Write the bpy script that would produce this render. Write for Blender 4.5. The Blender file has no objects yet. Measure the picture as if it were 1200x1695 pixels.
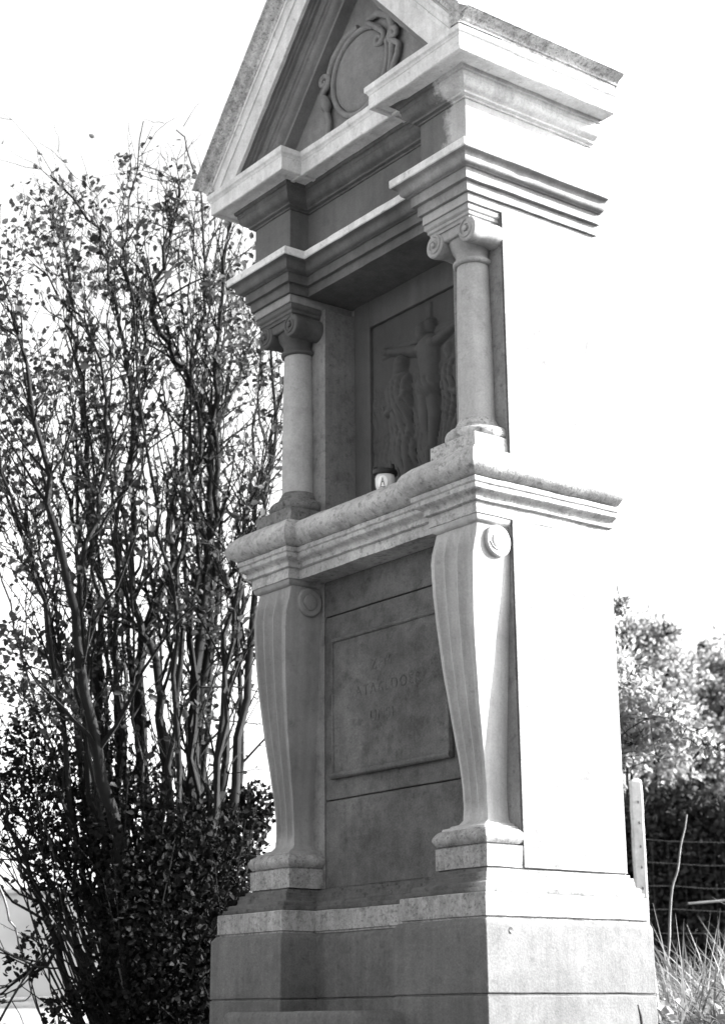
import bpy, bmesh, math, random
import numpy as np
from mathutils import Vector, Matrix, noise
from mathutils.geometry import delaunay_2d_cdt

# ------------------------------------------------------------------ camera
sc = bpy.context.scene
COL = sc.collection
ZO = 3.15                                   # height of the architrave's underside above the ground
CR = Vector((0.605, 0.796, -0.009)).normalized()
CF = Vector((-0.762, 0.582, 0.283)).normalized()
CU = CR.cross(CF).normalized(); CR = CF.cross(CU).normalized()
CF_F = 2824.3                               # focal length in photo pixels (photo 1200 x 1695)
CAM = Vector((4.023, -3.542, -2.697 + ZO))
cd = bpy.data.cameras.new('camera'); cam = bpy.data.objects.new('camera', cd); COL.objects.link(cam)
m = Matrix((CR, CU, -CF)).transposed().to_4x4(); m.translation = CAM
cam.matrix_world = m
cd.sensor_fit = 'VERTICAL'; cd.sensor_height = 36; cd.sensor_width = 25.5
cd.lens = CF_F / 1695 * 36
cd.clip_end = 400; cd.clip_start = 0.05
cd.dof.use_dof = True; cd.dof.focus_distance = 5.7; cd.dof.aperture_fstop = 5.0
sc.camera = cam

# ------------------------------------------------------------------ sky and sun
EL, AZ = math.radians(25), math.radians(57)      # azimuth from +x (the lit flank) towards +y (behind)
sunv = Vector((math.cos(EL) * math.cos(AZ), math.cos(EL) * math.sin(AZ), math.sin(EL)))
w = bpy.data.worlds.new('World'); sc.world = w; w.use_nodes = True
wn = w.node_tree.nodes; wl = w.node_tree.links; wn.clear()
out = wn.new('ShaderNodeOutputWorld'); bg = wn.new('ShaderNodeBackground')
sky = wn.new('ShaderNodeTexSky'); sky.sky_type = 'NISHITA'; sky.sun_disc = False
sky.sun_elevation = EL; sky.sun_rotation = math.atan2(sunv.x, sunv.y)
sky.air_density = 1.0; sky.dust_density = 4.0; sky.ozone_density = 1.0
bwn = wn.new('ShaderNodeRGBToBW')
wl.new(sky.outputs[0], bwn.inputs[0]); wl.new(bwn.outputs[0], bg.inputs[0]); wl.new(bg.outputs[0], out.inputs[0])
bg.inputs[1].default_value = 0.13
sd = bpy.data.lights.new('sun', 'SUN'); sd.energy = 4.5; sd.angle = math.radians(0.5); sd.color = (1, 1, 1)
sun = bpy.data.objects.new('sun', sd); COL.objects.link(sun)
sun.rotation_euler = (-sunv).to_track_quat('-Z', 'Y').to_euler()
sun.location = sunv * 30
vs = sc.view_settings
vs.view_transform = 'Standard'; vs.look = 'None'; vs.exposure = 2.65; vs.gamma = 1.0; vs.use_curve_mapping = False
sc.render.engine = 'CYCLES'
sc.cycles.max_bounces = 6; sc.cycles.diffuse_bounces = 3; sc.cycles.transparent_max_bounces = 8

# ------------------------------------------------------------------ materials
def newmat(name):
    mt = bpy.data.materials.new(name); mt.use_nodes = True
    nt = mt.node_tree; b = nt.nodes['Principled BSDF']; b.inputs['Specular IOR Level'].default_value = 0.25
    return mt, nt, b
def N(nt, kind, **kw):
    n = nt.nodes.new(kind)
    for k, v in kw.items():
        if k in n.inputs: n.inputs[k].default_value = v
        else: setattr(n, k, v)
    return n
def ramp(nt, src, a, b, va, vb):
    r = nt.nodes.new('ShaderNodeMapRange'); r.inputs['From Min'].default_value = a; r.inputs['From Max'].default_value = b
    r.inputs['To Min'].default_value = va; r.inputs['To Max'].default_value = vb
    nt.links.new(src, r.inputs['Value']); return r.outputs[0]
def mul(nt, a, b):
    n = nt.nodes.new('ShaderNodeMath'); n.operation = 'MULTIPLY'
    for i, x in enumerate((a, b)):
        if isinstance(x, (int, float)): n.inputs[i].default_value = x
        else: nt.links.new(x, n.inputs[i])
    return n.outputs[0]
def stone(name, base, blotch=.25, speck=.12, streak=.15, spots=0.0, spotscale=28, bump=.25, spotdark=.35, spotlo=.60, stain_shade=None):
    """grey weathered limestone: cloudy tone, sandy grain, vertical run marks, dark lichen specks"""
    mt, nt, b = newmat(name); L = nt.links
    geo = nt.nodes.new('ShaderNodeNewGeometry'); pos = geo.outputs['Position']
    n1 = N(nt, 'ShaderNodeTexNoise', Scale=3.2, Detail=6.0, Roughness=.62); L.new(pos, n1.inputs['Vector'])
    n2 = N(nt, 'ShaderNodeTexNoise', Scale=140.0, Detail=3.0, Roughness=.6); L.new(pos, n2.inputs['Vector'])
    mp = N(nt, 'ShaderNodeMapping'); mp.inputs['Scale'].default_value = (26, 26, 2.2); L.new(pos, mp.inputs['Vector'])
    n3 = N(nt, 'ShaderNodeTexNoise', Scale=1.0, Detail=4.0, Roughness=.6); L.new(mp.outputs[0], n3.inputs['Vector'])
    n4 = N(nt, 'ShaderNodeTexNoise', Scale=17.0, Detail=5.0, Roughness=.7); L.new(pos, n4.inputs['Vector'])
    v = mul(nt, ramp(nt, n1.outputs[0], .3, .7, 1 - blotch, 1 + blotch), ramp(nt, n2.outputs[0], .3, .7, 1 - speck, 1 + speck))
    v = mul(nt, v, ramp(nt, n3.outputs[0], .35, .68, 1 + streak * .5, 1 - streak))
    v = mul(nt, v, ramp(nt, n4.outputs[0], .3, .7, 1 - speck, 1 + speck))
    if spots > 0:
        n5 = N(nt, 'ShaderNodeTexNoise', Scale=float(spotscale), Detail=4.0, Roughness=.65); L.new(pos, n5.inputs['Vector'])
        v = mul(nt, v, ramp(nt, n5.outputs[0], spotlo, spotlo + .12, 1.0, 1 - (1 - spotdark) * spots))
        n6 = N(nt, 'ShaderNodeTexNoise', Scale=float(spotscale) * .28, Detail=5.0, Roughness=.7); L.new(pos, n6.inputs['Vector'])
        v = mul(nt, v, ramp(nt, n6.outputs[0], spotlo - .04, spotlo + .12, 1.0, 1 - .45 * spots))
    v = mul(nt, v, base)
    if stain_shade:                                   # ragged tone ramp along x, for stains and for painted shade
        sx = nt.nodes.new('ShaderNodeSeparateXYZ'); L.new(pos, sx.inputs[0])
        n7 = N(nt, 'ShaderNodeTexNoise', Scale=stain_shade[4] if len(stain_shade) > 4 else 14.0, Detail=6.0, Roughness=.7); L.new(pos, n7.inputs['Vector'])
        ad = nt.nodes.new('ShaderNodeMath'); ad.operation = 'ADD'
        L.new(sx.outputs[0], ad.inputs[0]); L.new(ramp(nt, n7.outputs[0], 0, 1, -stain_shade[3], stain_shade[3]), ad.inputs[1])
        v = mul(nt, v, ramp(nt, ad.outputs[0], stain_shade[0], stain_shade[1], 1.0, stain_shade[2]))
    L.new(v, b.inputs['Base Color'])
    b.inputs['Roughness'].default_value = .92
    bp = N(nt, 'ShaderNodeBump'); bp.inputs['Strength'].default_value = bump; bp.inputs['Distance'].default_value = .004
    s = nt.nodes.new('ShaderNodeMath'); s.operation = 'ADD'; L.new(n2.outputs[0], s.inputs[0]); L.new(n4.outputs[0], s.inputs[1])
    L.new(s.outputs[0], bp.inputs['Height']); L.new(bp.outputs[0], b.inputs['Normal'])
    return mt
def plain(name, v, rough=.8, var=.2, scale=20):
    mt, nt, b = newmat(name)
    geo = nt.nodes.new('ShaderNodeNewGeometry')
    n1 = N(nt, 'ShaderNodeTexNoise', Scale=float(scale), Detail=4.0); nt.links.new(geo.outputs['Position'], n1.inputs['Vector'])
    nt.links.new(mul(nt, ramp(nt, n1.outputs[0], .3, .7, 1 - var, 1 + var), v), b.inputs['Base Color'])
    b.inputs['Roughness'].default_value = rough
    return mt
def leafmat(name, v, trans=.3, var=.35, rough=.45, spec=.2):
    mt, nt, b = newmat(name); L = nt.links
    geo = nt.nodes.new('ShaderNodeNewGeometry')
    n1 = N(nt, 'ShaderNodeTexNoise', Scale=9.0, Detail=2.0); L.new(geo.outputs['Position'], n1.inputs['Vector'])
    rnd = ramp(nt, geo.outputs['Random Per Island'], 0, 1, 1 - var, 1 + var)
    c = mul(nt, mul(nt, ramp(nt, n1.outputs[0], .3, .7, .8, 1.2), rnd), v)
    L.new(c, b.inputs['Base Color']); b.inputs['Roughness'].default_value = rough
    b.inputs['Specular IOR Level'].default_value = spec
    tr = nt.nodes.new('ShaderNodeBsdfTranslucent'); L.new(mul(nt, c, 1.3), tr.inputs['Color'])
    mx = nt.nodes.new('ShaderNodeMixShader'); mx.inputs[0].default_value = trans
    L.new(b.outputs[0], mx.inputs[1]); L.new(tr.outputs[0], mx.inputs[2])
    L.new(mx.outputs[0], nt.nodes['Material Output'].inputs['Surface'])
    return mt
M = {
 'stone': stone('carved_limestone', .19, .16, .10, .12, .35, 34, .2),
 'console': stone('smooth_limestone', .21, .14, .08, .16, .4, 40, .18, .5, .6, (-.85, -.45, 1.5, .15, 5.0)),  # left end painted darker, for the shade of the shrub
 'shaft': stone('shaft_limestone', .32, .14, .10, .08, .5, 22, .22, .5),
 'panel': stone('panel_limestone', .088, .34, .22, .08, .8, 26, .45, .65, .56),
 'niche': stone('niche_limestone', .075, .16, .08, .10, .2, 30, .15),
 'soot_shade': stone('soot_and_shade_limestone', .10, .30, .14, .15, .6, 14, .3, .6, .6, (-.10, -.06, 4.2, .12)),  # soot stain, also painted dark for the shade under the cornice
 'basem': stone('grimy_sunlit_base_limestone', .085, .30, .14, .12, 1.0, 40, .4, .45, .56, (-.03, .03, 2.6, .03)),  # grimy front; the sunlit flank is painted lighter
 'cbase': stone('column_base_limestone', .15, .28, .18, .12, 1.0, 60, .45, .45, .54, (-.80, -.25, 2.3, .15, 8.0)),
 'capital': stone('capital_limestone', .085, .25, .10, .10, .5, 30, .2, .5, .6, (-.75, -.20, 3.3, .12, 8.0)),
 'arch': stone('architrave_limestone', .085, .25, .12, .12, .5, 18, .3, .6, .6, (-.42, -.16, 2.6, .10)),  # grows lighter towards the right end
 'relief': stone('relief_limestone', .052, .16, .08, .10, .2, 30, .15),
 'shelf': stone('shelf_limestone', .34, .30, .14, .12, .8, 46, .4, .5, .54),
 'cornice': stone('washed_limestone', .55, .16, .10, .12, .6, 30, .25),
 'mottled': stone('lichened_limestone', .40, .32, .20, .10, 1.0, 95, .4, .5, .53),
 'band': stone('weathered_band_stone', .24, .22, .16, .25, 1.0, 90, .4, .45, .55),
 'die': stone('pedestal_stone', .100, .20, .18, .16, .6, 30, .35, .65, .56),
 'flank': stone('flank_limestone', .170, .18, .14, .12, .8, 44, .35, .6, .57),
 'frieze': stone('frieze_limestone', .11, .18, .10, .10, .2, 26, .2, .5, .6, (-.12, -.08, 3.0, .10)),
 'tymp': stone('tympanum_limestone', .19, .25, .12, .10, .4, 20, .3),
 'letter': plain('worn_letter_paint', .066, .9, .5, 45),
 'bark': plain('shrub_bark', .006, .9, .35, 30),
 'twig': plain('pale_twig', .11, .8, .3, 30),
 'leaf': leafmat('shrub_leaf', .042, .45, .6, .6),
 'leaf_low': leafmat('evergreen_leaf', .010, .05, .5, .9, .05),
 'leaf_bright': leafmat('broad_leaf', .22, .5, .4, .4),
 'leaf_far': leafmat('far_leaf', .19, .65, .25, .8),
 'leaf_hedge': leafmat('hedge_leaf', .034, .10, .5, .9, .05),
 'grass': leafmat('meadow_grass', .115, .4, .6, .5),
 'soil': plain('dry_ground', .28, .95, .35, 3),
 'turf': plain('turf_ground', .07, .95, .4, 6),
 'plaster': plain('plaster', .45, .9, .18, 1.2),
 'concrete': stone('post_concrete', .5, .2, .15, .1, .6, 30, .4),
 'wire': plain('galvanised_wire', .014, .5, .2, 30),
 'wood': plain('bleached_wood', .07, .8, .3, 12),
 'dark': plain('blackened_metal', .012, .5, .4, 60),
 'glass': plain('milk_glass', .55, .25, .05, 30),
 'paper': plain('label_paper', .75, .5, .04, 50),
}

# ------------------------------------------------------------------ helpers
def link(name, me, mat, parent=None, kind=None, smooth=35):
    if mat is not None: me.materials.append(mat)
    if smooth:
        me.polygons.foreach_set('use_smooth', [True] * len(me.polygons)); me.set_sharp_from_angle(angle=math.radians(smooth))
    o = bpy.data.objects.new(name, me); COL.objects.link(o)
    if parent is not None: o.parent = parent
    if kind: o['kind'] = kind
    return o
def rootpos(p):
    v = Vector((0, 0, 0))
    while p is not None: v += p.location; p = p.parent
    return v
def obj(name, bm, mat, parent=None, kind=None, smooth=35, bevel=0.0, wob=0.0):
    """bm is in world coordinates; wob roughens it like worn stone"""
    big = [f for f in bm.faces if len(f.verts) > 4]
    if big: bmesh.ops.triangulate(bm, faces=big)
    if wob:
        for v in bm.verts:
            n = noise.noise_vector(v.co * 11.0); n2 = noise.noise_vector(v.co * 37.0)
            n3 = noise.noise(v.co * 24.0 + Vector((7, 3, 1)))
            chip = max(0.0, n3 - .42) * wob * 9          # knocked edges here and there
            v.co += n * wob + n2 * wob * .7 - Vector((.5, -.8, .2)) * chip
    bmesh.ops.recalc_face_normals(bm, faces=bm.faces[:])
    r = rootpos(parent)
    if r.length > 0: bmesh.ops.translate(bm, verts=bm.verts[:], vec=-r)
    me = bpy.data.meshes.new(name); bm.to_mesh(me); bm.free()
    o = link(name, me, mat, parent, kind, smooth)
    if bevel:
        b = o.modifiers.new('bevel', 'BEVEL'); b.width = bevel; b.segments = 2; b.limit_method = 'ANGLE'; b.angle_limit = math.radians(38)
    return o
def thing(name, loc, label, cat, group=None):
    o = bpy.data.objects.new(name, None); COL.objects.link(o); o.location = loc; o.empty_display_size = .2
    o['label'] = label; o['category'] = cat
    if group: o['group'] = group
    return o
def part(name, parent):
    o = bpy.data.objects.new(name, None); COL.objects.link(o); o.parent = parent; return o
def tag(o, label, cat, group=None):
    o['label'] = label; o['category'] = cat
    if group: o['group'] = group
    return o
def box(bm, x0, x1, y0, y1, z0, z1):
    vs_ = [bm.verts.new((x, y, z)) for z in (z0, z1) for y in (y0, y1) for x in (x0, x1)]
    for f in ((0, 1, 3, 2), (4, 6, 7, 5), (0, 4, 5, 1), (1, 5, 7, 3), (3, 7, 6, 2), (2, 6, 4, 0)): bm.faces.new([vs_[i] for i in f])
def loft(bm, rings, cap=True, closed=True):
    R = [[bm.verts.new(p) for p in r] for r in rings]
    n = len(R[0])
    for a, b in zip(R, R[1:]):
        for i in range(n if closed else n - 1):
            j = (i + 1) % n
            bm.faces.new((a[i], a[j], b[j], b[i]))
    if cap: bm.faces.new(R[0]); bm.faces.new(R[-1])
    return R
def subdiv(path, step):
    """path: list of (x,y); returns points and per-edge normals"""
    pts = []; nn = []
    n = len(path)
    for i in range(n):
        a = Vector(path[i]); b = Vector(path[(i + 1) % n]); d = b - a; k = max(1, int(d.length / step))
        nr = Vector((d.y, -d.x)).normalized()
        for j in range(k): pts.append(a + d * j / k); nn.append(nr)
    return pts, nn
def ring(pts, nn, e, z, backy):
    out = []
    n = len(pts)
    for i in range(n):
        na = nn[i - 1]; nb = nn[i]
        ea = 0 if na.y > .5 else e; eb = 0 if nb.y > .5 else e
        off = nb * eb if (na - nb).length < .01 else na * ea + nb * eb
        p = pts[i] + off
        out.append((p.x, p.y, z + ZO))
    return out
D = .613; L0 = -1.32; BL = -1.072; BR = -.248
def plan(yc, bl=BL, br=BR, y0=0.0): return [(L0, D), (L0, y0), (bl, y0), (bl, yc), (br, yc), (br, y0), (0, y0), (0, D)]
def rect(x0, x1, y0, y1): return [(x0, y1), (x0, y0), (x1, y0), (x1, y1)]
def moulding(bm, path, prof, step=.05):
    pts, nn = subdiv(path, step)
    rs_ = loft(bm, [ring(pts, nn, e, z, D) for e, z in prof], cap=False)
    for rr in (rs_[0], rs_[-1]):                 # clean triangulated caps
        n = len(rr)
        _, _, fs, oi, _, _ = delaunay_2d_cdt([Vector((v.co.x, v.co.y)) for v in rr], [], [list(range(n))], 1, 1e-7)
        for f in fs:
            ids = [oi[k][0] for k in f if oi[k]]
            if len(set(ids)) == 3:
                try: bm.faces.new([rr[k] for k in ids])
                except ValueError: pass
def arc(p0, p1, bulge, n=6):
    """curve between two profile points, bulging sideways by bulge*length"""
    a = Vector(p0); b = Vector(p1); d = b - a; nr = Vector((d.y, -d.x))
    return [tuple(a + d * t + nr * bulge * math.sin(math.pi * t)) for t in [i / n for i in range(n + 1)]]
def cyma(p0, p1, s=.18, n=8):
    a = Vector(p0); b = Vector(p1); d = b - a; nr = Vector((d.y, -d.x))
    return [tuple(a + d * t + nr * s * math.sin(2 * math.pi * t)) for t in [i / n for i in range(n + 1)]]
def prism(bm, poly, y0, y1, step=None):
    """poly in (x,z') extruded along y"""
    k = 1 if not step else max(1, int((y1 - y0) / step))
    loft(bm, [[(x, y0 + (y1 - y0) * j / k, z + ZO) for x, z in poly] for j in range(k + 1)])
def lathe(bm, prof, c, axis='z', n=48, ang0=0, ang1=2 * math.pi):
    rings = []
    for r, h in prof:
        rg = []
        for i in range(n):
            a = ang0 + (ang1 - ang0) * i / n
            u, v = r * math.cos(a), r * math.sin(a)
            if axis == 'z': rg.append((c[0] + u, c[1] + v, c[2] + h))
            elif axis == 'y': rg.append((c[0] + u, c[1] + h, c[2] + v))
            else: rg.append((c[0] + h, c[1] + u, c[2] + v))
        rings.append(rg)
    loft(bm, rings)
def tube(bm, pts, rad, n=6):
    pts = [Vector(p) for p in pts]
    if isinstance(rad, (int, float)): rad = [rad] * len(pts)
    rings = []
    up = Vector((0.13, .97, .21))
    for i, p in enumerate(pts):
        t = (pts[min(i + 1, len(pts) - 1)] - pts[max(i - 1, 0)]).normalized()
        a = t.cross(up); 
        if a.length < 1e-4: a = t.cross(Vector((1, 0, 0)))
        a.normalize(); b = t.cross(a)
        rings.append([p + (a * math.cos(2 * math.pi * k / n) + b * math.sin(2 * math.pi * k / n)) * rad[i] for k in range(n)])
    loft(bm, rings)
def spiral(c, r0, r1, a0, turns, n=26):
    return [(c[0] + (r0 + (r1 - r0) * i / n) * math.cos(a0 + turns * 2 * math.pi * i / n), c[1] + (r0 + (r1 - r0) * i / n) * math.sin(a0 + turns * 2 * math.pi * i / n)) for i in range(n + 1)]
WOB = .0014; BEV = .003

# ------------------------------------------------------------------ ground
FWD = Vector((CF.x, CF.y)).normalized(); RGT = Vector((CR.x, CR.y)).normalized()
def gz(x, y):
    """terrain height: level round the shrine, falling towards the photographer, rising gently behind"""
    d = (Vector((x, y)) - Vector((CAM.x, CAM.y))).dot(FWD)
    s = 0.0
    if d < 4.2: s = -1.5 * min(1.0, (4.2 - d) / 4.0) ** 1.3
    if d > 7.5: s = .052 * (min(d, 40) - 7.5) * min(1.0, (d - 7.5) / 4)
    return s + .03 * noise.noise((x * .8, y * .8, 0)) * (1 if d > 4.2 else .5)
def gpt(px, py, dist):
    """world point seen at photo pixel px,py at horizontal distance dist"""
    r = CF + CR * ((px - 600) / CF_F) + CU * (-(py - 847.5) / CF_F)
    t = dist / Vector((r.x, r.y)).length
    return CAM + r * t
bm = bmesh.new()
xs = [-320, -160, -90, -60, -40] + [-30 + 1.0 * i for i in range(26)] + [-4 + .35 * i for i in range(30)] + [7, 8, 10, 14, 20, 30, 60, 120, 300]
ys = [-300, -120, -60, -30, -20, -14, -10] + [-8 + .4 * i for i in range(35)] + [6 + 1.0 * i for i in range(26)] + [34, 40, 60, 90, 160, 320]
G = [[bm.verts.new((x, y, gz(x, y))) for x in xs] for y in ys]
for j in range(len(ys) - 1):
    for i in range(len(xs) - 1): bm.faces.new((G[j][i], G[j][i + 1], G[j + 1][i + 1], G[j + 1][i]))
mt, nt, b = newmat('ground_soil_and_turf'); Lk = nt.links
geo = nt.nodes.new('ShaderNodeNewGeometry')
n1 = N(nt, 'ShaderNodeTexNoise', Scale=.55, Detail=6.0, Roughness=.7); Lk.new(geo.outputs['Position'], n1.inputs['Vector'])
n2 = N(nt, 'ShaderNodeTexNoise', Scale=22.0, Detail=5.0, Roughness=.7); Lk.new(geo.outputs['Position'], n2.inputs['Vector'])
sepx = nt.nodes.new('ShaderNodeSeparateXYZ'); Lk.new(geo.outputs['Position'], sepx.inputs[0])
vd = nt.nodes.new('ShaderNodeVectorMath'); vd.operation = 'DOT_PRODUCT'; vd.inputs[1].default_value = (RGT.x, RGT.y, 0)
Lk.new(geo.outputs['Position'], vd.inputs[0])
cl_ = CAM.x * RGT.x + CAM.y * RGT.y                      # bare pale soil lies to the left, behind the shrub
farl = ramp(nt, vd.outputs['Value'], cl_ - 1.2, cl_ - 2.2, 1.0, 5.5)
v = mul(nt, ramp(nt, n1.outputs[0], .42, .58, .045, .03), ramp(nt, n2.outputs[0], .3, .7, .65, 1.35))
v = mul(nt, v, farl)
Lk.new(v, b.inputs['Base Color']); b.inputs['Roughness'].default_value = .95
bpn = N(nt, 'ShaderNodeBump'); bpn.inputs['Distance'].default_value = .05; Lk.new(n2.outputs[0], bpn.inputs['Height']); Lk.new(bpn.outputs[0], b.inputs['Normal'])
obj('ground', bm, mt, None, 'structure', smooth=60)

# ------------------------------------------------------------------ the shrine
S = thing('wayside_shrine', (-.66, .3, 0), 'tall grey limestone wayside shrine with columns, scroll consoles and pediment', 'shrine')
YE, YS, YB = .092, .05, .140          # set-back of the middle bay: entablature, shelf, base
# pedestal: two courses with a recessed joint
def chamf(e0, e1): return e0, e1
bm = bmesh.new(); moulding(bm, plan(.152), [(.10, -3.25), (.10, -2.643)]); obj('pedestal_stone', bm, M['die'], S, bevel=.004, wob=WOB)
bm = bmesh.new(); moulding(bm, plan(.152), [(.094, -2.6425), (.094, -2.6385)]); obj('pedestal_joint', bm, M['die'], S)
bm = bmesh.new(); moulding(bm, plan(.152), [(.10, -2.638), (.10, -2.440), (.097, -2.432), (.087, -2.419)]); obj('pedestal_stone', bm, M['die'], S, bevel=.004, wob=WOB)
bm = bmesh.new()
moulding(bm, plan(YB), [(.076, -2.4188), (.076, -2.412), (.083, -2.411), (.083, -2.345), (.080, -2.342), (.06, -2.3415)])
obj('base_band', bm, M['band'], S, bevel=BEV, wob=WOB)
bm = bmesh.new()
moulding(bm, plan(YB), [(.05, -2.3420), (.066, -2.3405), (.069, -2.334), (.069, -2.326), (.058, -2.3255)] + cyma((.056, -2.324), (.030, -2.290), .16) + [(.026, -2.287), (.026, -2.276), (.010, -2.2745), (.008, -2.264), (-.008, -2.2635), (-.008, -2.2578)])
obj('base_moulding', bm, M['basem'], S, bevel=.002, wob=WOB * .9)
# step in front of the base
bm = bmesh.new(); moulding(bm, rect(-1.02, -.30, -.30, .10), [(0, -3.25), (0, -2.705), (-.004, -2.690), (-.014, -2.682)], .04)
obj('step', bm, M['die'], S, bevel=.006, wob=WOB * 2)
# lower body with its shallow field, the panel stones are separate
bm = bmesh.new()
p = [(L0, D), (L0, .155), (-1.063, .155), (-1.063, .175), (-.257, .175), (-.257, .155), (-.009, .155), (-.009, .164), (-.004, .164), (-.004, .155), (0, .155), (0, D)]
moulding(bm, p, [(0, -2.2575), (0, -1.121)], .3); obj('lower_body', bm, M['flank'], S, bevel=.004)
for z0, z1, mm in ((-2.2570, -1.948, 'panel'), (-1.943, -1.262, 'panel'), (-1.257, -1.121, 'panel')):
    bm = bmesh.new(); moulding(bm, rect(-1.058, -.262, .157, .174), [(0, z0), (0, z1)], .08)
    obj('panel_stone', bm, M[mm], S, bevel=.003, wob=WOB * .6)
# inscription tablet
T = part('inscription_tablet', S)
bm = bmesh.new(); moulding(bm, rect(-1.0, -.325, .142, .1565), [(0, -1.872), (0, -1.352)], .06); obj('tablet_slab', bm, M['panel'], T, bevel=.003, wob=WOB)
def bead(bm, a, b, r, flat=.9):
    a = Vector(a); b = Vector(b); k = max(2, int((b - a).length / .05))
    tube(bm, [a + (b - a) * i / k for i in range(k + 1)], r, 10)
bm = bmesh.new()
zb, zt, xl, xr = -1.862 + ZO, -1.362 + ZO, -.990, -.335
bead(bm, (xl - .008, .141, zb), (xr + .008, .141, zb), .0125)
bead(bm, (xl, .142, zt), (xr, .142, zt), .008); bead(bm, (xl, .142, zb), (xl, .142, zt), .006); bead(bm, (xr, .142, zb), (xr, .142, zt), .009)
obj('tablet_bead', bm, M['panel'], T, wob=WOB)
def text(s, x, z, size, y, mat, parent, rot=0):
    c = bpy.data.curves.new('letters', 'FONT'); c.body = s; c.size = size; c.align_x = 'CENTER'; c.extrude = .0005; c.space_character = 1.25
    o = bpy.data.objects.new('tmp', c); COL.objects.link(o)
    dg = bpy.context.evaluated_depsgraph_get(); me = bpy.data.meshes.new_from_object(o.evaluated_get(dg)); bpy.data.objects.remove(o)
    me.transform(Matrix.Rotation(math.pi / 2, 4, 'X')); me.transform(Matrix.Translation(Vector((x, y, z + ZO)) - rootpos(parent)))
    return link('carved_letters', me, mat, parent, smooth=0)
text('ZEM', -.70, -1.505, .055, .1412, M['letter'], T)
text('ATAALDOER', -.665, -1.592, .055, .1412, M['letter'], T)
text('UNSI', -.70, -1.690, .053, .1412, M['letter'], T)

# consoles
CXR, CXL = -.128, -1.192
W = [(-1.125, .110, .028), (-1.150, .112, .020), (-1.185, .116, .012), (-1.215, .1165, .003), (-1.25, .115, -.003), (-1.29, .1125, -.004), (-1.36, .109, -.002), (-1.44, .103, .002), (-1.52, .097, .008), (-1.60, .092, .016),
     (-1.68, .086, .026), (-1.76, .080, .037), (-1.84, .074, .049), (-1.92, .069, .060), (-2.00, .0645, .068), (-2.06, .062, .071), (-2.10, .062, .069),
     (-2.113, .070, .058), (-2.119, .086, .038), (-2.124, .089, .034), (-2.128, .104, .018), (-2.135, .106, .015)]
def console(cx):
    C_ = part('scroll_console', S)
    zs = []
    for (a, b) in zip(W, W[1:]):
        k = max(1, int((a[0] - b[0]) / .02))
        for j in range(k): t = j / k; zs.append(tuple(a[q] + (b[q] - a[q]) * t for q in range(3)))
    zs.append(W[-1])
    rings = []
    for z, wv, yf in zs:
        wv -= .006 * min(1, (z + 2.11 if z > -2.11 else 0) / .1)
        amp = .026 * min(1, max(0, (-1.16 - z) / .05)) * min(1, max(0, (z + 2.085) / .03))
        amp *= wv / .11
        rg = [(cx - wv, .158, z + ZO), (cx - wv, yf + .004, z + ZO)]
        nn = 44
        for i in range(nn + 1):
            u = -1 + 2 * i / nn
            g = 0
            for c, h in ((-.56, .24), (0, .26), (.56, .24)):
                q = (u - c) / h
                if abs(q) < 1: g = math.cos(q * math.pi / 2) ** .6
            crown = .012 * (wv / .11) * (1 - u * u) if amp > 0 else 0
            rg.append((cx + u * wv * .985, yf + amp * g - crown * min(1, amp * 90) * .6, z + ZO))
        rg += [(cx + wv, yf + .004, z + ZO), (cx + wv, .158, z + ZO)]
        rings.append(rg)
    bm = bmesh.new(); loft(bm, rings); obj('console_body', bm, M['console'], C_, smooth=50, wob=WOB * .6)
    for s in (-1, 1):
        bm = bmesh.new(); xf = cx + s * .108
        prof = [(.054, -.01), (.054, .012), (.050, .016), (.047, .0165), (.030, .0155), (.029, .0185), (.022, .022), (.004, .023)]
        lathe(bm, [(r, s * h) for r, h in prof], (xf, .098, -1.203 + ZO), 'x', 40)
        sp = spiral((.098, -1.203 + ZO), .040, .012, math.pi * (1.05), .62, 16)
        tube(bm, [(xf + s * .0165, a, b) for a, b in sp], .0035, 6)
        obj('scroll', bm, M['console'], C_, wob=.0004)
    bm = bmesh.new()
    moulding(bm, rect(cx - .122, cx + .126, .002, .1545), [(.000, -2.2575 - 0), (.000, -2.190)], .05)
    moulding(bm, rect(cx - .122, cx + .124, .002, .1545), [(-.012, -2.1895), (-.012, -2.184), (-.004, -2.1835)] + arc((-.004, -2.183), (-.004, -2.140), .28, 8) + [(-.012, -2.1352)], .05)
    obj('console_foot', bm, M['band'], C_, bevel=.002, wob=WOB * 1.5)
    return C_
console(CXR); console(CXL)

# shelf (middle cornice)
sh = [(0.0, -1.1205), (0.0, -1.083), (.011, -1.081)] + cyma((.013, -1.079), (.036, -1.033), -.14) + [(.042, -1.028), (.0425, -1.013), (.034, -1.009)]
sh += arc((.046, -1.006), (.064, -.930), .30, 9) + [(.040, -.908), (.0, -.8905)]
bm = bmesh.new(); moulding(bm, plan(YS), sh, .045); obj('shelf_cornice', bm, M['shelf'], S, bevel=.0025, wob=WOB * 1.6)
for x0, x1 in ((L0, BL), (BR, -.0005)):
    bm = bmesh.new(); moulding(bm, rect(x0, x1, .0, .1545), [(-.028, -1.156), (-.026, -1.148)] + arc((-.025, -1.147), (-.004, -1.124), .22, 5) + [(-.003, -1.1208)], .05)
    obj('console_cap_moulding', bm, M['console'], S, bevel=.0015, wob=WOB)

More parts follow.
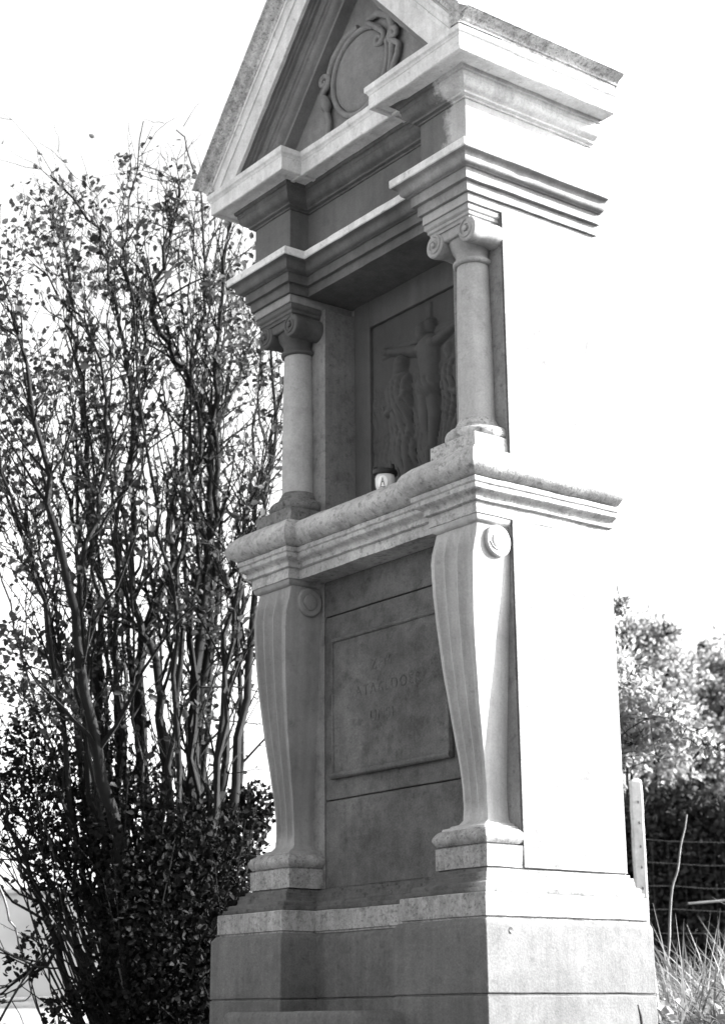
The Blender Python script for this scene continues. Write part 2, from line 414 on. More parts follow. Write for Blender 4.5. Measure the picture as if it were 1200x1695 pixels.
# upper body: two jambs and a back wall, niche between
bm = bmesh.new()
moulding(bm, [(L0, D), (L0, .155), (-1.052, .155), (-1.052, .335), (-.268, .335), (-.268, .155), (-.009, .155), (-.009, .164), (-.004, .164), (-.004, .155), (0, .155), (0, D)], [(0, -.8904), (0, -.0005)], .3)
obj('upper_body', bm, M['flank'], S, bevel=.004)
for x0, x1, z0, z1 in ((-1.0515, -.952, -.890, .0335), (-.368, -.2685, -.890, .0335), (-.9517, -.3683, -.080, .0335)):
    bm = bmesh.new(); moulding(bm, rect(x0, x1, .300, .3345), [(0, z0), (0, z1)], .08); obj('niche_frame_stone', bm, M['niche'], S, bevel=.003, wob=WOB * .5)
# crucifixion relief: one carved slab, a height field with real depth
def cap(X, Z, a, b, ra, rb, h):
    ax, az = a; bx, bz = b
    dx, dz = bx - ax, bz - az; L2 = dx * dx + dz * dz + 1e-9
    t = np.clip(((X - ax) * dx + (Z - az) * dz) / L2, 0, 1)
    d = np.hypot(X - ax - t * dx, Z - az - t * dz); r = ra + (rb - ra) * t
    return np.sqrt(np.clip(1 - (d / r) ** 2, 0, 1)) * h * (r / max(ra, rb))
x = np.linspace(-.9515, -.3685, 150); z = np.linspace(-.888, -.0805, 208)
X, Zz = np.meshgrid(x, z); H = np.zeros_like(X)
def put(h): 
    global H
    H = np.maximum(H, h)
cx_ = -.600
put(np.where((abs(X - cx_) < .017) & (Zz < -.10), .007, 0)); put(np.where((abs(Zz + .222) < .014) & (abs(X - cx_) < .285), .007, 0))
put(cap(X, Zz, (cx_ - .045, -.275), (cx_ - .255, -.213), .022, .012, .024)); put(cap(X, Zz, (cx_ + .045, -.270), (cx_ + .20, -.222), .022, .013, .024))
put(cap(X, Zz, (cx_ - .255, -.213), (cx_ - .272, -.205), .015, .010, .020)); put(cap(X, Zz, (cx_ + .20, -.222), (cx_ + .222, -.214), .015, .01, .020))
put(cap(X, Zz, (cx_ - .020, -.228), (cx_ - .010, -.204), .030, .033, .040)); put(cap(X, Zz, (cx_ - .006, -.204), (cx_ + .010, -.198), .036, .036, .028))
put(cap(X, Zz, (cx_, -.28), (cx_ + .004, -.33), .060, .054, .032)); put(cap(X, Zz, (cx_ + .004, -.33), (cx_ + .006, -.42), .054, .042, .032))
put(cap(X, Zz, (cx_ - .034, -.275), (cx_ + .034, -.272), .028, .028, .030))
put(cap(X, Zz, (cx_ - .010, -.435), (cx_ + .020, -.445), .050, .050, .040) + .003 * np.sin((X + Zz * .7) * 240) * (abs(X - cx_) < .06) * (Zz < -.40) * (Zz > -.48))
put(cap(X, Zz, (cx_ - .016, -.46), (cx_ - .020, -.56), .034, .026, .034)); put(cap(X, Zz, (cx_ - .020, -.56), (cx_ + .002, -.69), .024, .015, .028))
put(cap(X, Zz, (cx_ + .024, -.46), (cx_ + .030, -.57), .034, .026, .030)); put(cap(X, Zz, (cx_ + .030, -.57), (cx_ + .010, -.69), .024, .015, .026))
put(cap(X, Zz, (cx_ + .004, -.69), (cx_ + .004, -.735), .019, .016, .028))
def robed(cx0, top, side, hh):
    fold = .004 * np.sin((X - cx0 + .12 * (Zz - top) * side) * 210 + 3 * np.sin(Zz * 26)) + .0025 * np.sin((X * 1.2 + Zz * .6) * 330)
    m_ = ((Zz < top - .055) & (Zz > top - .60))
    put(cap(X, Zz, (cx0 + side * .01, top), (cx0 + side * .004, top - .022), .030, .026, hh * .95))
    put(cap(X, Zz, (cx0 - side * .004, top + .006), (cx0 - side * .012, top - .075), .037, .042, hh * .68))
    put(cap(X, Zz, (cx0 - side * .006, top - .095), (cx0, top - .24), .066, .060, hh) + fold * m_)
    put(cap(X, Zz, (cx0, top - .24), (cx0 + side * .006, top - .50), .060, .084, hh) + fold * m_)
    put(cap(X, Zz, (cx0 - side * .048, top - .10), (cx0 - side * .050, top - .19), .026, .020, hh * 1.0))
    put(cap(X, Zz, (cx0 - side * .050, top - .19), (cx0 + side * .030, top - .150), .019, .014, hh * 1.15))
    put(cap(X, Zz, (cx0 + side * .030, top - .150), (cx0 + side * .044, top - .125), .012, .010, hh * 1.1))
    for a0, a1 in ((-.05, .03), (-.02, .055), (.02, .075)):
        put(cap(X, Zz, (cx0 + side * a0, top - .22), (cx0 + side * a1 * .8, top - .50), .010, .014, hh * 1.0) + .7 * hh * 0)
robed(-.765, -.295, 1, .036); robed(-.452, -.330, -1, .036)
put(.012 * np.clip((-.80 - Zz) / .03, 0, 1) * (1 + .3 * np.sin(X * 60)))
# soften
for _ in range(1):
    H[1:-1, 1:-1] = (H[1:-1, 1:-1] * 2 + H[:-2, 1:-1] + H[2:, 1:-1] + H[1:-1, :-2] + H[1:-1, 2:]) / 6
bm = bmesh.new()
V = [[bm.verts.new((x[i], .3215 - H[j, i] * 1.3, z[j] + ZO)) for i in range(len(x))] for j in range(len(z))]
for j in range(len(z) - 1):
    for i in range(len(x) - 1): bm.faces.new((V[j][i], V[j][i + 1], V[j + 1][i + 1], V[j + 1][i]))
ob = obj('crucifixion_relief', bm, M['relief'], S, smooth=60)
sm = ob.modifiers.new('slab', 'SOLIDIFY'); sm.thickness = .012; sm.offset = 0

# columns
def column(cx):
    C_ = part('column', S); cy = .128
    bm = bmesh.new()
    prof = [(.0645 - .0075 * max(0, (t - .25) / .75) ** 1.6, -.775 + t * .600) for t in [i / 24 for i in range(25)]]
    lathe(bm, [(r, h) for r, h in prof] + [(.0585, -.170)], (cx, cy, ZO), 'z', 56); obj('shaft', bm, M['shaft'], C_, wob=WOB * .5)
    bm = bmesh.new()
    moulding(bm, rect(cx - .116, cx + .116, .011, .1545), [(0, -.8904), (0, -.8365)], .05)
    bp_ = [(.1135, -.836)] + [(.094 + .020 * math.cos(a), -.8135 + .0225 * math.sin(a)) for a in [math.radians(-80 + 20 * i) for i in range(9)]]
    bp_ += [(.088, -.790), (.087, -.784), (.079, -.780), (.078, -.772), (.074, -.768), (.073, -.762), (.068, -.757), (.066, -.748)]
    lathe(bm, bp_, (cx, cy, ZO), 'z', 56); obj('column_base', bm, M['cbase'], C_, bevel=.0015, wob=WOB)
    bm = bmesh.new()
    lathe(bm, [(.058, -.176), (.064, -.176)] + [(.0645 + .007 * math.cos(a), -.166 + .009 * math.sin(a)) for a in [math.radians(-80 + 20 * i) for i in range(9)]] + [(.060, -.155), (.059, -.140), (.064, -.125), (.078, -.105), (.084, -.088), (.082, -.070)], (cx, cy, ZO), 'z', 48)
    # bolsters, waisted, running back to the jamb
    for s in (-1, 1):
        bx, bz = cx + s * .087, -.083 + ZO
        pr = [(.040, .024), (.045, .028), (.046, .042), (.043, .060), (.040, .085), (.040, .100), (.042, .125), (.045, .150), (.045, .157)]
        lathe(bm, pr, (bx, 0, bz), 'y', 36)
        sp = spiral((bx, bz), .036, .012, math.pi / 2, -s * 1.4 * -1, 28)
        tube(bm, [(a, .023, b) for a, b in sp], [.0045] * 20 + [.004 - .0002 * i for i in range(9)], 6)
        lathe(bm, [(.010, .024), (.010, .016), (.006, .013), (.002, .0125)], (bx, 0, bz), 'y', 14)
    # channel between the volutes, sagging
    rings = []
    for i in range(13):
        u = -1 + i / 6; xx = cx + u * .085; sag = .012 * (1 - u * u)
        rings.append([(xx, .030, -.050 + ZO), (xx, .030, -.070 - sag + ZO), (xx, .034, -.074 - sag + ZO), (xx, .10, -.074 - sag + ZO), (xx, .10, -.050 + ZO)])
    loft(bm, rings)
    moulding(bm, rect(cx - .108, cx + .108, .020, .1545), [(-.004, -.0505), (-.002, -.040), (.004, -.036), (.004, -.026)] + arc((.006, -.024), (.012, -.012), .2, 4) + [(.012, -.0006)], .05)
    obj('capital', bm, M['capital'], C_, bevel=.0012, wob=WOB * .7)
column(CXR); column(CXL)

# architrave
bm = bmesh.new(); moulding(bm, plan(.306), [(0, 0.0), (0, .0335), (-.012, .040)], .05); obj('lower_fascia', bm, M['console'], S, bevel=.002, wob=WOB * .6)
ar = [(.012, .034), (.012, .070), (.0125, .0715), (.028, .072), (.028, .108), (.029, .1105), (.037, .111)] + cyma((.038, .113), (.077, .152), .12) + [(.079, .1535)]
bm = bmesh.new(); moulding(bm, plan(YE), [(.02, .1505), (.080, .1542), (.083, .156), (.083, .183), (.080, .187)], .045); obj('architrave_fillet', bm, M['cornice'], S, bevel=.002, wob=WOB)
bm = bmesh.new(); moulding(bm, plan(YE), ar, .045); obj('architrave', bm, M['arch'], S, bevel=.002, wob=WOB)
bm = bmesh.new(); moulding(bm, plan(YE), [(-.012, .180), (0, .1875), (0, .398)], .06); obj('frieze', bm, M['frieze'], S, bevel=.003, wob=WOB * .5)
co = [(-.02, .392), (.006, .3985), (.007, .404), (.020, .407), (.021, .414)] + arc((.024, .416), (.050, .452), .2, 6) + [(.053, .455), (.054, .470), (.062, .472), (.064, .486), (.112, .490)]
bm = bmesh.new(); moulding(bm, plan(YE), co, .045); obj('cornice_bed_moulding', bm, M['soot_shade'], S, bevel=.002, wob=WOB * 1.2)
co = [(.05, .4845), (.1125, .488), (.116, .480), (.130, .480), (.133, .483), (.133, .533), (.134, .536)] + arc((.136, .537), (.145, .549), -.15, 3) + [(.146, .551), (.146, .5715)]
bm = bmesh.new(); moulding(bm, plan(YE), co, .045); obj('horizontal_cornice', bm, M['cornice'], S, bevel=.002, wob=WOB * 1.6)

# pediment
TH = math.radians(48.5); sn, cs = math.sin(TH), math.cos(TH); PX = -.655
def rake(prof, mat, name, wobm=1.0):
    """prof: (y, N, bottom) polygon in section; N distance along the slope's normal, bottom = half-width limit or None"""
    for side in (-1, 1):
        rings = []
        K = 26
        for k in range(K + 1):
            rg = []
            for y, Nn, hb in prof:
                Xb = (Nn - .573 * cs) / sn
                if hb is not None and Xb > hb: Xb = hb
                zb_ = (Nn - Xb * sn) / cs; t = k / K
                Xk = Xb * (1 - t); zk = zb_ + (Nn / cs - zb_) * t
                rg.append((PX + side * Xk, y, zk + ZO))
            rings.append(rg)
        bm = bmesh.new(); loft(bm, rings); obj(name, bm, mat, S, bevel=.002, wob=WOB * wobm)
HB = .66
yb = .052
sima = [(-.120, .985, None), (-.134, .985, HB + .140), (-.146, .988, HB + .146), (-.147, 1.000, HB + .147)]
for t in [i / 7 for i in range(8)]:
    e = .149 + .044 * (t + .12 * math.sin(2 * math.pi * t)); n_ = 1.003 + .034 * t
    sima.append((-e, n_, HB + e))
sima += [(-.194, 1.042, HB + .194), (-.150, 1.042, HB + .194), (-.120, 1.03, HB + .12)]
rake(sima, M['mottled'], 'raking_sima', 1)
cor = [(yb, .861, None), (-.112, .861, None), (-.116, .850, None), (-.131, .850, None), (-.133, .853, None), (-.133, .922, None), (-.134, .9235, None), (-.1395, .924, None), (-.1395, .938, None), (-.134, .9395, None), (-.135, .948, None), (-.138, .957, None), (-.142, .965, None), (-.143, .9655, None), (-.148, .966, None), (-.148, .979, None), (-.142, .980, None), (-.138, .9845, None), (yb, .9845, None)]
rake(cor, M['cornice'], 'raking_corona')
bed = [(yb, .800, None), (-.001, .800, None), (-.003, .804, None), (-.005, .806, None)] + [(-.008 - .026 * math.sin(math.radians(a)), .808 + .020 * (1 - math.cos(math.radians(a))), None) for a in (0, 25, 50, 75, 90)] + [(-.036, .829, None), (-.042, .832, None), (-.043, .838, None), (-.052, .840, None), (-.056, .847, None), (-.060, .849, None), (-.062, .857, None), (-.072, .858, None), (-.073, .854, None), (-.079, .854, None), (-.080, .858, None), (-.088, .859, None), (-.089, .855, None), (-.095, .855, None), (-.096, .859, None), (-.111, .8600, None), (yb, .8605, None)]
rake(bed, M['stone'], 'raking_bed_moulding')
# tympanum wall and roof mass behind
bm = bmesh.new(); Xh = (1.046 - .573 * cs) / sn - .03
zap = 1.046 / cs
prism(bm, [(PX - .80, .573), (PX + .80, .573), (PX + .80, .573 + .02), (PX, zap - .01), (PX - .80, .573 + .02)], .052, D - .001)
obj('tympanum', bm, M['tymp'], S)
# eaves running back along both flanks
for side in (-1, 1):
    ev = [(.10, .573), (.140, .573), (.146, .575), (.147, .584), (.153, .587), (.154, .592)] + [(.156 + .036 * (t - .10 * math.sin(2 * math.pi * t)), .594 + .024 * t) for t in [i / 6 for i in range(7)]] + [(.193, .619), (.193, .626), (.10, .70)]
    poly = [(-.66 + side * (.66 + e), z_) for e, z_ in ev]
    bm = bmesh.new(); prism(bm, poly, -.150, D - .0005, .05)
    obj('eaves_moulding', bm, M['mottled'], S, bevel=.002, wob=WOB)
# roof slab
rake([(-.180, 1.0425, HB + .188), (-.180, 1.052, HB + .188), (D, 1.052, HB + .188), (D, 1.0425, HB + .188)], M['mottled'], 'roof_slab')
# cartouche
CA = part('cartouche', S)
bm = bmesh.new()
rings = []
cxx, czz = -.655, .832
for k in range(9):
    t = k / 8; r = math.cos(t * math.pi / 2); y = .050 - .040 * math.sin(t * math.pi / 2)
    if k == 8: r = .02
    rings.append([(cxx + r * .165 * math.cos(a) * (1 + .05 * math.sin(a)), y, czz + ZO + r * .168 * math.sin(a)) for a in [2 * math.pi * i / 48 for i in range(48)]])
rings.insert(0, [(cxx + .165 * math.cos(a), .0525, czz + ZO + .168 * math.sin(a)) for a in [2 * math.pi * i / 48 for i in range(48)]])
loft(bm, rings); obj('shield', bm, M['tymp'], CA, smooth=60)
bm = bmesh.new()
ov = [(cxx + .175 * math.cos(a) * (1 + .05 * math.sin(a)), .040, czz + ZO + .178 * math.sin(a)) for a in [2 * math.pi * i / 60 for i in range(61)]]
tube(bm, ov, .013, 8)
def cspiral(c, r0, a0, turns, tail, rad):
    sp = spiral(c, r0, .004, a0, turns, 24)[::-1]
    pts = [(a, .030, b + ZO) for a, b in sp] + [(a, .034, b + ZO) for a, b in tail]
    tube(bm, pts, [rad * (.5 + .5 * min(1, i / 14)) for i in range(len(pts))], 8)
cspiral((-.880, .885), .034, math.radians(-60), 1.3, [(-.882, .850), (-.905, .830), (-.895, .79), (-.865, .745), (-.852, .70), (-.862, .62)], .013)
cspiral((-.522, .905), .034, math.radians(60), -1.3, [(-.53, .955), (-.560, .985), (-.60, 1.015)], .012)
cspiral((-.430, .885), .030, math.radians(-120), -1.3, [(-.428, .850), (-.405, .830), (-.415, .79), (-.445, .745), (-.458, .70), (-.448, .62)], .013)
tube(bm, [(a, .036, b + ZO) for a, b in [(-.60, 1.03), (-.53, 1.025), (-.465, .985), (-.440, .93), (-.446, .86), (-.452, .80), (-.47, .74)]], [.010, .016, .018, .018, .016, .013, .01], 8)
tube(bm, [(a, .036, b + ZO) for a, b in [(-.66, 1.03), (-.75, 1.015), (-.82, .965), (-.85, .92), (-.862, .88)]], [.012, .016, .016, .013, .01], 8)
tube(bm, [(a, .030, b + ZO) for a, b in [(-.885, .83), (-.872, .80), (-.862, .77), (-.86, .74)]], [.008, .022, .024, .008], 8)
obj('scrollwork', bm, M['tymp'], CA, smooth=60)
# small dark spot on the pedestal flank
bm = bmesh.new(); lathe(bm, [(.010, -.002), (.010, .0012), (.006, .0016), (.001, .0016)], (.100, 0.0, -2.455 + ZO), 'x', 9)
for v_ in bm.verts: v_.co += noise.noise_vector(v_.co * 60) * .003
o = obj('dark_spot', bm, M['dark'], S)

# ------------------------------------------------------------------ grave light on the shelf
g = (-.640, .125, -.8900 + ZO)
GL = thing('grave_light', g, 'small white glass grave candle with dark metal lid on the shrine shelf', 'grave candle')
bm = bmesh.new(); lathe(bm, [(.018, .001), (.022, .004), (.023, .010), (.030, .022), (.036, .042), (.037, .066), (.034, .080), (.030, .084)], g, 'z', 32)
obj('glass_jar', bm, M['glass'], GL)
bm = bmesh.new(); fd = Vector((CAM.x - g[0], CAM.y - g[1], 0)).normalized(); fd = Vector((.60, -.80, 0)); rd = Vector((-fd.y, fd.x, 0))
rings = []
for k in range(5):
    q = [1, .97, .7, .4, .02][k]
    rings.append([(lambda a, th: tuple(Vector(g) + fd * (math.cos(th) * .0382) + rd * (math.sin(th) * .0382) + Vector((0, 0, .046 + q * .026 * math.sin(a)))))(a, q * .019 * math.cos(a) / .0382) for a in [2 * math.pi * i / 28 for i in range(28)]])
loft(bm, rings); obj('oval_label', bm, M['paper'], GL)
bm = bmesh.new()
pts = [Vector(g) + fd * .0392 + rd * a + Vector((0, 0, .046 + b)) for a, b in ((-.008, -.016), (-.003, .004), (0, .018), (.003, .004), (.008, -.016))]
tube(bm, pts, [.0012] * 5, 5); tube(bm, [pts[1] + Vector((0, 0, -.004)), pts[3] + Vector((0, 0, -.004))], .0012, 5); tube(bm, [pts[0] + Vector((0, 0, -.003)) - rd * .003, pts[4] + Vector((0, 0, -.003)) + rd * .003], .0014, 5)
obj('label_print', bm, M['dark'], GL)
bm = bmesh.new(); lathe(bm, [(.036, .080), (.044, .082), (.046, .090), (.044, .097), (.034, .101), (.030, .098), (.010, .098)], g, 'z', 32)
for q in range(40, 40): pass
obj('metal_lid', bm, M['dark'], GL, wob=.003)
for s, hh in ((-1, .113), (.75, .120)):
    bm = bmesh.new(); c0 = Vector(g) + rd * (.036 * s) + Vector((0, 0, 0))
    lathe(bm, [(.004, .092), (.010, .098), (.012, .106), (.009, hh), (.002, hh + .004)], c0, 'z', 12)
    obj('lid_lug', bm, M['dark'], GL, wob=.002)
# ------------------------------------------------------------------ vegetation builders
def leaf_mesh(name, C0, dirs, size, mat, parent=None, kind=None, aspect=.38, seed=0, fold=.25):
    rs = np.random.RandomState(seed); n = len(C0)
    C0 = np.asarray(C0, float); d = np.asarray(dirs, float); d /= np.linalg.norm(d, axis=1)[:, None] + 1e-9
    q = rs.normal(size=(n, 3)); q -= (q * d).sum(1)[:, None] * d; q /= np.linalg.norm(q, axis=1)[:, None] + 1e-9
    nr = np.cross(d, q); s = np.asarray(size, float).reshape(-1, 1) * np.ones((n, 1))
    tpl = [(0, 0, 0), (.30, .42, 0), (.68, .36, 0), (1, 0, 0), (.68, -.36, 0), (.30, -.42, 0)]
    P = np.zeros((n, 6, 3))
    for k, (a, b, c) in enumerate(tpl):
        P[:, k] = C0 + d * s * a + q * s * b * aspect * 2 + nr * s * (fold * abs(b) - .18 * a * a)
    base = (np.arange(n) * 6)[:, None]
    F = np.concatenate([base + np.array([[0, 1, 2, 3]]), base + np.array([[0, 3, 4, 5]])], 1).reshape(-1, 4)
    V_ = P.reshape(-1, 3) - np.array(rootpos(parent))
    me = bpy.data.meshes.new(name)
    me.vertices.add(len(V_)); me.vertices.foreach_set('co', V_.ravel())
    me.loops.add(F.size); me.loops.foreach_set('vertex_index', F.ravel())
    me.polygons.add(len(F)); me.polygons.foreach_set('loop_start', np.arange(len(F)) * 4)
    me.update(calc_edges=True); me.validate()
    return link(name, me, mat, parent, kind, smooth=0)
def polytubes(name, lines, mat, parent=None, kind=None, n=5):
    """lines: list of (pts Nx3, radii N): many tapered tubes in one mesh, built with numpy"""
    VV = []; FF = []; off = 0
    for P, r in lines:
        P = np.asarray(P, float); r = np.asarray(r, float); m_ = len(P)
        t = np.gradient(P, axis=0); t /= np.linalg.norm(t, axis=1)[:, None] + 1e-9
        up = np.array([.31, .17, .09]) + np.zeros_like(t); up = np.where(abs(t[:, :1]) > .9, np.array([[0, 1, 0.]]), np.array([[1., .1, 0]]))
        a = np.cross(t, up); a /= np.linalg.norm(a, axis=1)[:, None] + 1e-9; b = np.cross(t, a)
        an = 2 * np.pi * np.arange(n) / n
        R = P[:, None] + (a[:, None] * np.cos(an)[None, :, None] + b[:, None] * np.sin(an)[None, :, None]) * r[:, None, None]
        VV.append(R.reshape(-1, 3))
        i = np.arange(m_ - 1)[:, None] * n; j = np.arange(n)[None]; jn = (j + 1) % n
        F = np.stack([i + j, i + jn, i + n + jn, i + n + j], -1).reshape(-1, 4) + off
        FF.append(F); off += m_ * n
    V_ = np.concatenate(VV) - np.array(rootpos(parent)); F = np.concatenate(FF)
    me = bpy.data.meshes.new(name)
    me.vertices.add(len(V_)); me.vertices.foreach_set('co', V_.ravel())
    me.loops.add(F.size); me.loops.foreach_set('vertex_index', F.ravel())
    me.polygons.add(len(F)); me.polygons.foreach_set('loop_start', np.arange(len(F)) * 4)
    me.update(calc_edges=True)
    return link(name, me, mat, parent, kind, smooth=60)
def smooth_line(P, k=4, jit=0.0, rs=None):
    P = np.asarray(P, float); n = len(P)
    t = np.linspace(0, n - 1, (n - 1) * k + 1); out = []
    for u in t:
        i = min(int(u), n - 2); f = u - i
        p0, p1, p2, p3 = P[max(i - 1, 0)], P[i], P[i + 1], P[min(i + 2, n - 1)]
        out.append(.5 * ((2 * p1) + (-p0 + p2) * f + (2 * p0 - 5 * p1 + 4 * p2 - p3) * f * f + (-p0 + 3 * p1 - 3 * p2 + p3) * f ** 3))
    out = np.array(out)
    if jit: out[1:-1] += rs.normal(size=out[1:-1].shape) * jit
    return out
def unit(v): return v / (np.linalg.norm(v) + 1e-9)

# ------------------------------------------------------------------ big shrub left of the shrine
rs = np.random.RandomState(11)
base0 = gpt(285, 1700, 8.4); base0.z = gz(base0.x, base0.y)
SH = thing('lilac_shrub', tuple(base0), 'tall dark many-stemmed shrub with small leaves, left of the shrine', 'shrub')
hero = [
 [(215,1760),(205,1450),(160,1250),(128,1050),(95,880),(60,700),(20,520)],
 [(240,1760),(200,1400),(165,1200),(150,950),(148,780),(128,600),(118,480),(100,330)],
 [(260,1760),(250,1450),(232,1120),(262,1000),(285,900),(288,816),(352,724),(390,640),(420,560)],
 [(265,1760),(262,1420),(270,1220),(255,1100),(225,1000),(222,820),(215,640),(190,500),(160,380),(84,290)],
 [(300,1760),(310,1480),(318,1250),(330,1080),(345,900),(352,760),(345,690),(300,600),(256,534),(262,460),(280,390),(296,320),(286,294)],
 [(330,1760),(335,1400),(320,1250),(340,1100),(350,950),(355,850),(358,700),(360,560),(372,430),(372,330)],
 [(170,1760),(120,1540),(60,1440),(-20,1380)],
 [(300,1760),(200,1560),(110,1450),(40,1360),(-20,1300)],
 [(230,1760),(200,1300),(190,1000),(205,800),(230,700),(240,560),(212,470),(214,380),(238,200)],
 [(310,1760),(360,1400),(380,1200),(395,1000),(400,880),(440,760),(470,640),(500,560)],
 [(340,1760),(390,1300),(420,1050),(430,900),(455,700),(450,480)],
 [(200,1760),(150,1350),(100,1100),(40,900),(-20,760)],
 [(220,1760),(180,1450),(140,1200),(130,1000),(170,820),(180,700),(150,560),(60,440)],
 [(280,1760),(285,1350),(300,1100),(300,900),(330,760),(320,600),(340,480),(330,300),(292,215)],
 [(150,1760),(90,1560),(70,1500),(10,1330),(-20,1290)],
 [(250,1760),(130,1560),(60,1610),(-10,1650)],
]
stems = []
for i, h in enumerate(hero):
    d0 = 8.4 + rs.uniform(-.35, .35); d1 = d0 + rs.uniform(-.6, .7)
    P = np.array([gpt(px, py, d0 + (d1 - d0) * k / (len(h) - 1)) for k, (px, py) in enumerate(h)])
    P = smooth_line(P, 4, .012, rs)
    r0 = rs.uniform(.030, .044) if i < 6 else rs.uniform(.018, .030)
    r = r0 * (1 - .82 * np.linspace(0, 1, len(P)) ** .9)
    stems.append((P, r))
for i in range(28):
    d0 = 8.4 + rs.uniform(-.45, .6); d1 = d0 + rs.uniform(-.7, 1.0)
    xt = rs.uniform(-60, 490); yt = {0: 480, 1: 330, 2: 260, 3: 290, 4: 420}[int(np.clip((xt + 20) // 105, 0, 4))] + abs(rs.normal()) * 260
    xb = np.clip(285 + (xt - 230) * .25 + rs.normal() * 30, 190, 390)
    xm = xb + (xt - xb) * rs.uniform(.45, .85)
    pts = [(xb, 1770), (xb + (xm - xb) * .55, 1400), (xm + rs.normal() * 12, 1000), (xm + (xt - xm) * .6 + rs.normal() * 15, (1000 + yt) / 2), (xt, yt)]
    P = np.array([gpt(px, py, d0 + (d1 - d0) * k / 4) for k, (px, py) in enumerate(pts)])
    P = smooth_line(P, 6, .014, rs)
    r0 = rs.uniform(.010, .024); stems.append((P, r0 * (1 - .85 * np.linspace(0, 1, len(P)))))
for i, st in enumerate(stems):
    polytubes('stem', [st], M['bark'], SH, n=6)
def branch(P, i, L, spread, rs, up=.9, n=7):
    t = unit(P[min(i + 1, len(P) - 1)] - P[max(i - 1, 0)])
    d = unit(t + rs.normal(size=3) * spread + np.array([0, 0, up * .3]))
    out = [P[i]]
    for k in range(n - 1):
        d = unit(d + rs.normal(size=3) * .20 + np.array([0, 0, .06 * up])); out.append(out[-1] + d * L / (n - 1))
    return np.array(out)
twigs = []; lc = []; ld = []; ls = []
for P, r in stems:
    m_ = len(P); nb = int(m_ * 1.2)
    for _ in range(nb):
        i = int(m_ * min(.999, rs.uniform(.12, 1.0) ** .62))
        Lb = rs.uniform(.25, 1.05) * (1 - .5 * i / m_)
        B = branch(P, i, Lb, .40, rs); rb = max(.0026, r[i] * .5)
        twigs.append((B, rb * (1 - .75 * np.linspace(0, 1, len(B)))))
        for _2 in range(rs.randint(1, 4)):
            j = rs.randint(2, len(B)); Cc = branch(B, j - 1, rs.uniform(.10, .32), .6, rs, n=5); twigs.append((Cc, np.linspace(.0026, .0012, 5)))
            fr = i / m_
            for _3 in range(rs.randint(0, 4)):
                k = rs.randint(1, 5); c = Cc[k] + rs.normal(size=3) * .012
                lc.append(c); ld.append(unit(Cc[k] - Cc[k - 1]) + rs.normal(size=3) * .8 + np.array([0, 0, -.1])); ls.append(rs.choice([.018, .026, .034, .042, .052]) * rs.uniform(.8, 1.2))
        for _3 in range(rs.randint(1, 5)):
            k = rs.randint(2, len(B)); lc.append(B[k]); ld.append(rs.normal(size=3) + np.array([0, 0, .1])); ls.append(rs.uniform(.020, .042))
zc_ = gpt(240, 195, 8.4).z; twigs = [t_ for t_ in twigs if t_[0][-1][2] < zc_]
polytubes('twigs', twigs, M['bark'], SH, kind='stuff', n=4)
zc_ = gpt(240, 205, 8.4).z; kp = [i for i in range(len(lc)) if lc[i][2] < zc_ - .25 * abs(math.sin(lc[i][0] * 5))]
lc, ld, ls = [lc[i] for i in kp], [ld[i] for i in kp], [ls[i] for i in kp]
leaf_mesh('foliage', lc, ld, ls, M['leaf'], SH, 'stuff', seed=3)
# thick leafy clumps hanging in the middle of the shrub
lc, ld, ls = [], [], []
for (px, py, rr, k) in [(295,1010,.10,90),(340,900,.09,80),(305,820,.09,70),(200,800,.08,60),(320,1140,.10,90),(60,930,.12,110),(90,1080,.12,110),(110,1180,.12,110),(40,1150,.13,110),(20,1060,.10,80),(70,640,.09,60),(15,560,.10,70),(90,620,.08,50),(395,580,.10,70),(400,520,.08,50),(355,470,.08,60),(75,820,.08,50),(430,620,.09,60),(370,1060,.12,110),(345,1010,.10,80),(330,1180,.10,80),(215,290,.05,25),(205,265,.04,18),(100,390,.09,60),(130,430,.09,60),(50,330,.07,25),(60,420,.1,60),(30,490,.1,60),(180,470,.09,50),(240,440,.08,40),(30,400,.12,60),(60,370,.12,60),(0,430,.12,60),(90,330,.08,40),(150,330,.08,40),(280,350,.07,30),(320,300,.06,20),(20,640,.12,80),(50,700,.12,80),(10,760,.12,80)]:
    dd = 8.4 + rs.uniform(-.5, .5); c = np.array(gpt(px, py, dd))
    for _ in range(k):
        lc.append(c + rs.normal(size=3) * rr * .6); ld.append(rs.normal(size=3)); ls.append(rs.uniform(.024, .046))
leaf_mesh('leaf_clump', lc, ld, ls, M['leaf'], SH, 'stuff', seed=4)
# dark evergreen bush at the shrub's foot, filling the lower left up to the pedestal
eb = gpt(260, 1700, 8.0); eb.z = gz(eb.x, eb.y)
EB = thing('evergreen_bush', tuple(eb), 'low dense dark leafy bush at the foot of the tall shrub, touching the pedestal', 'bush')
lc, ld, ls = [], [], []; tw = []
blobs = [(300,1560,.45,7.9,5200),(335,1430,.30,8.0,2600),(240,1400,.34,8.2,2000),(180,1330,.30,8.4,1100),(380,1370,.18,8.2,1100),(90,1340,.28,8.4,1200),(130,1450,.24,8.2,900),(330,1640,.40,7.8,5200),(345,1560,.26,7.9,2600),(290,1480,.3,8.2,1800),(420,1340,.12,8.3,500),(60,1250,.22,8.6,700),(150,1640,.10,7.8,160),(70,1560,.10,7.8,90),(40,1600,.08,7.8,70),(110,1670,.10,7.7,150),(205,1510,.14,8.0,500),(230,1655,.2,7.9,900)]
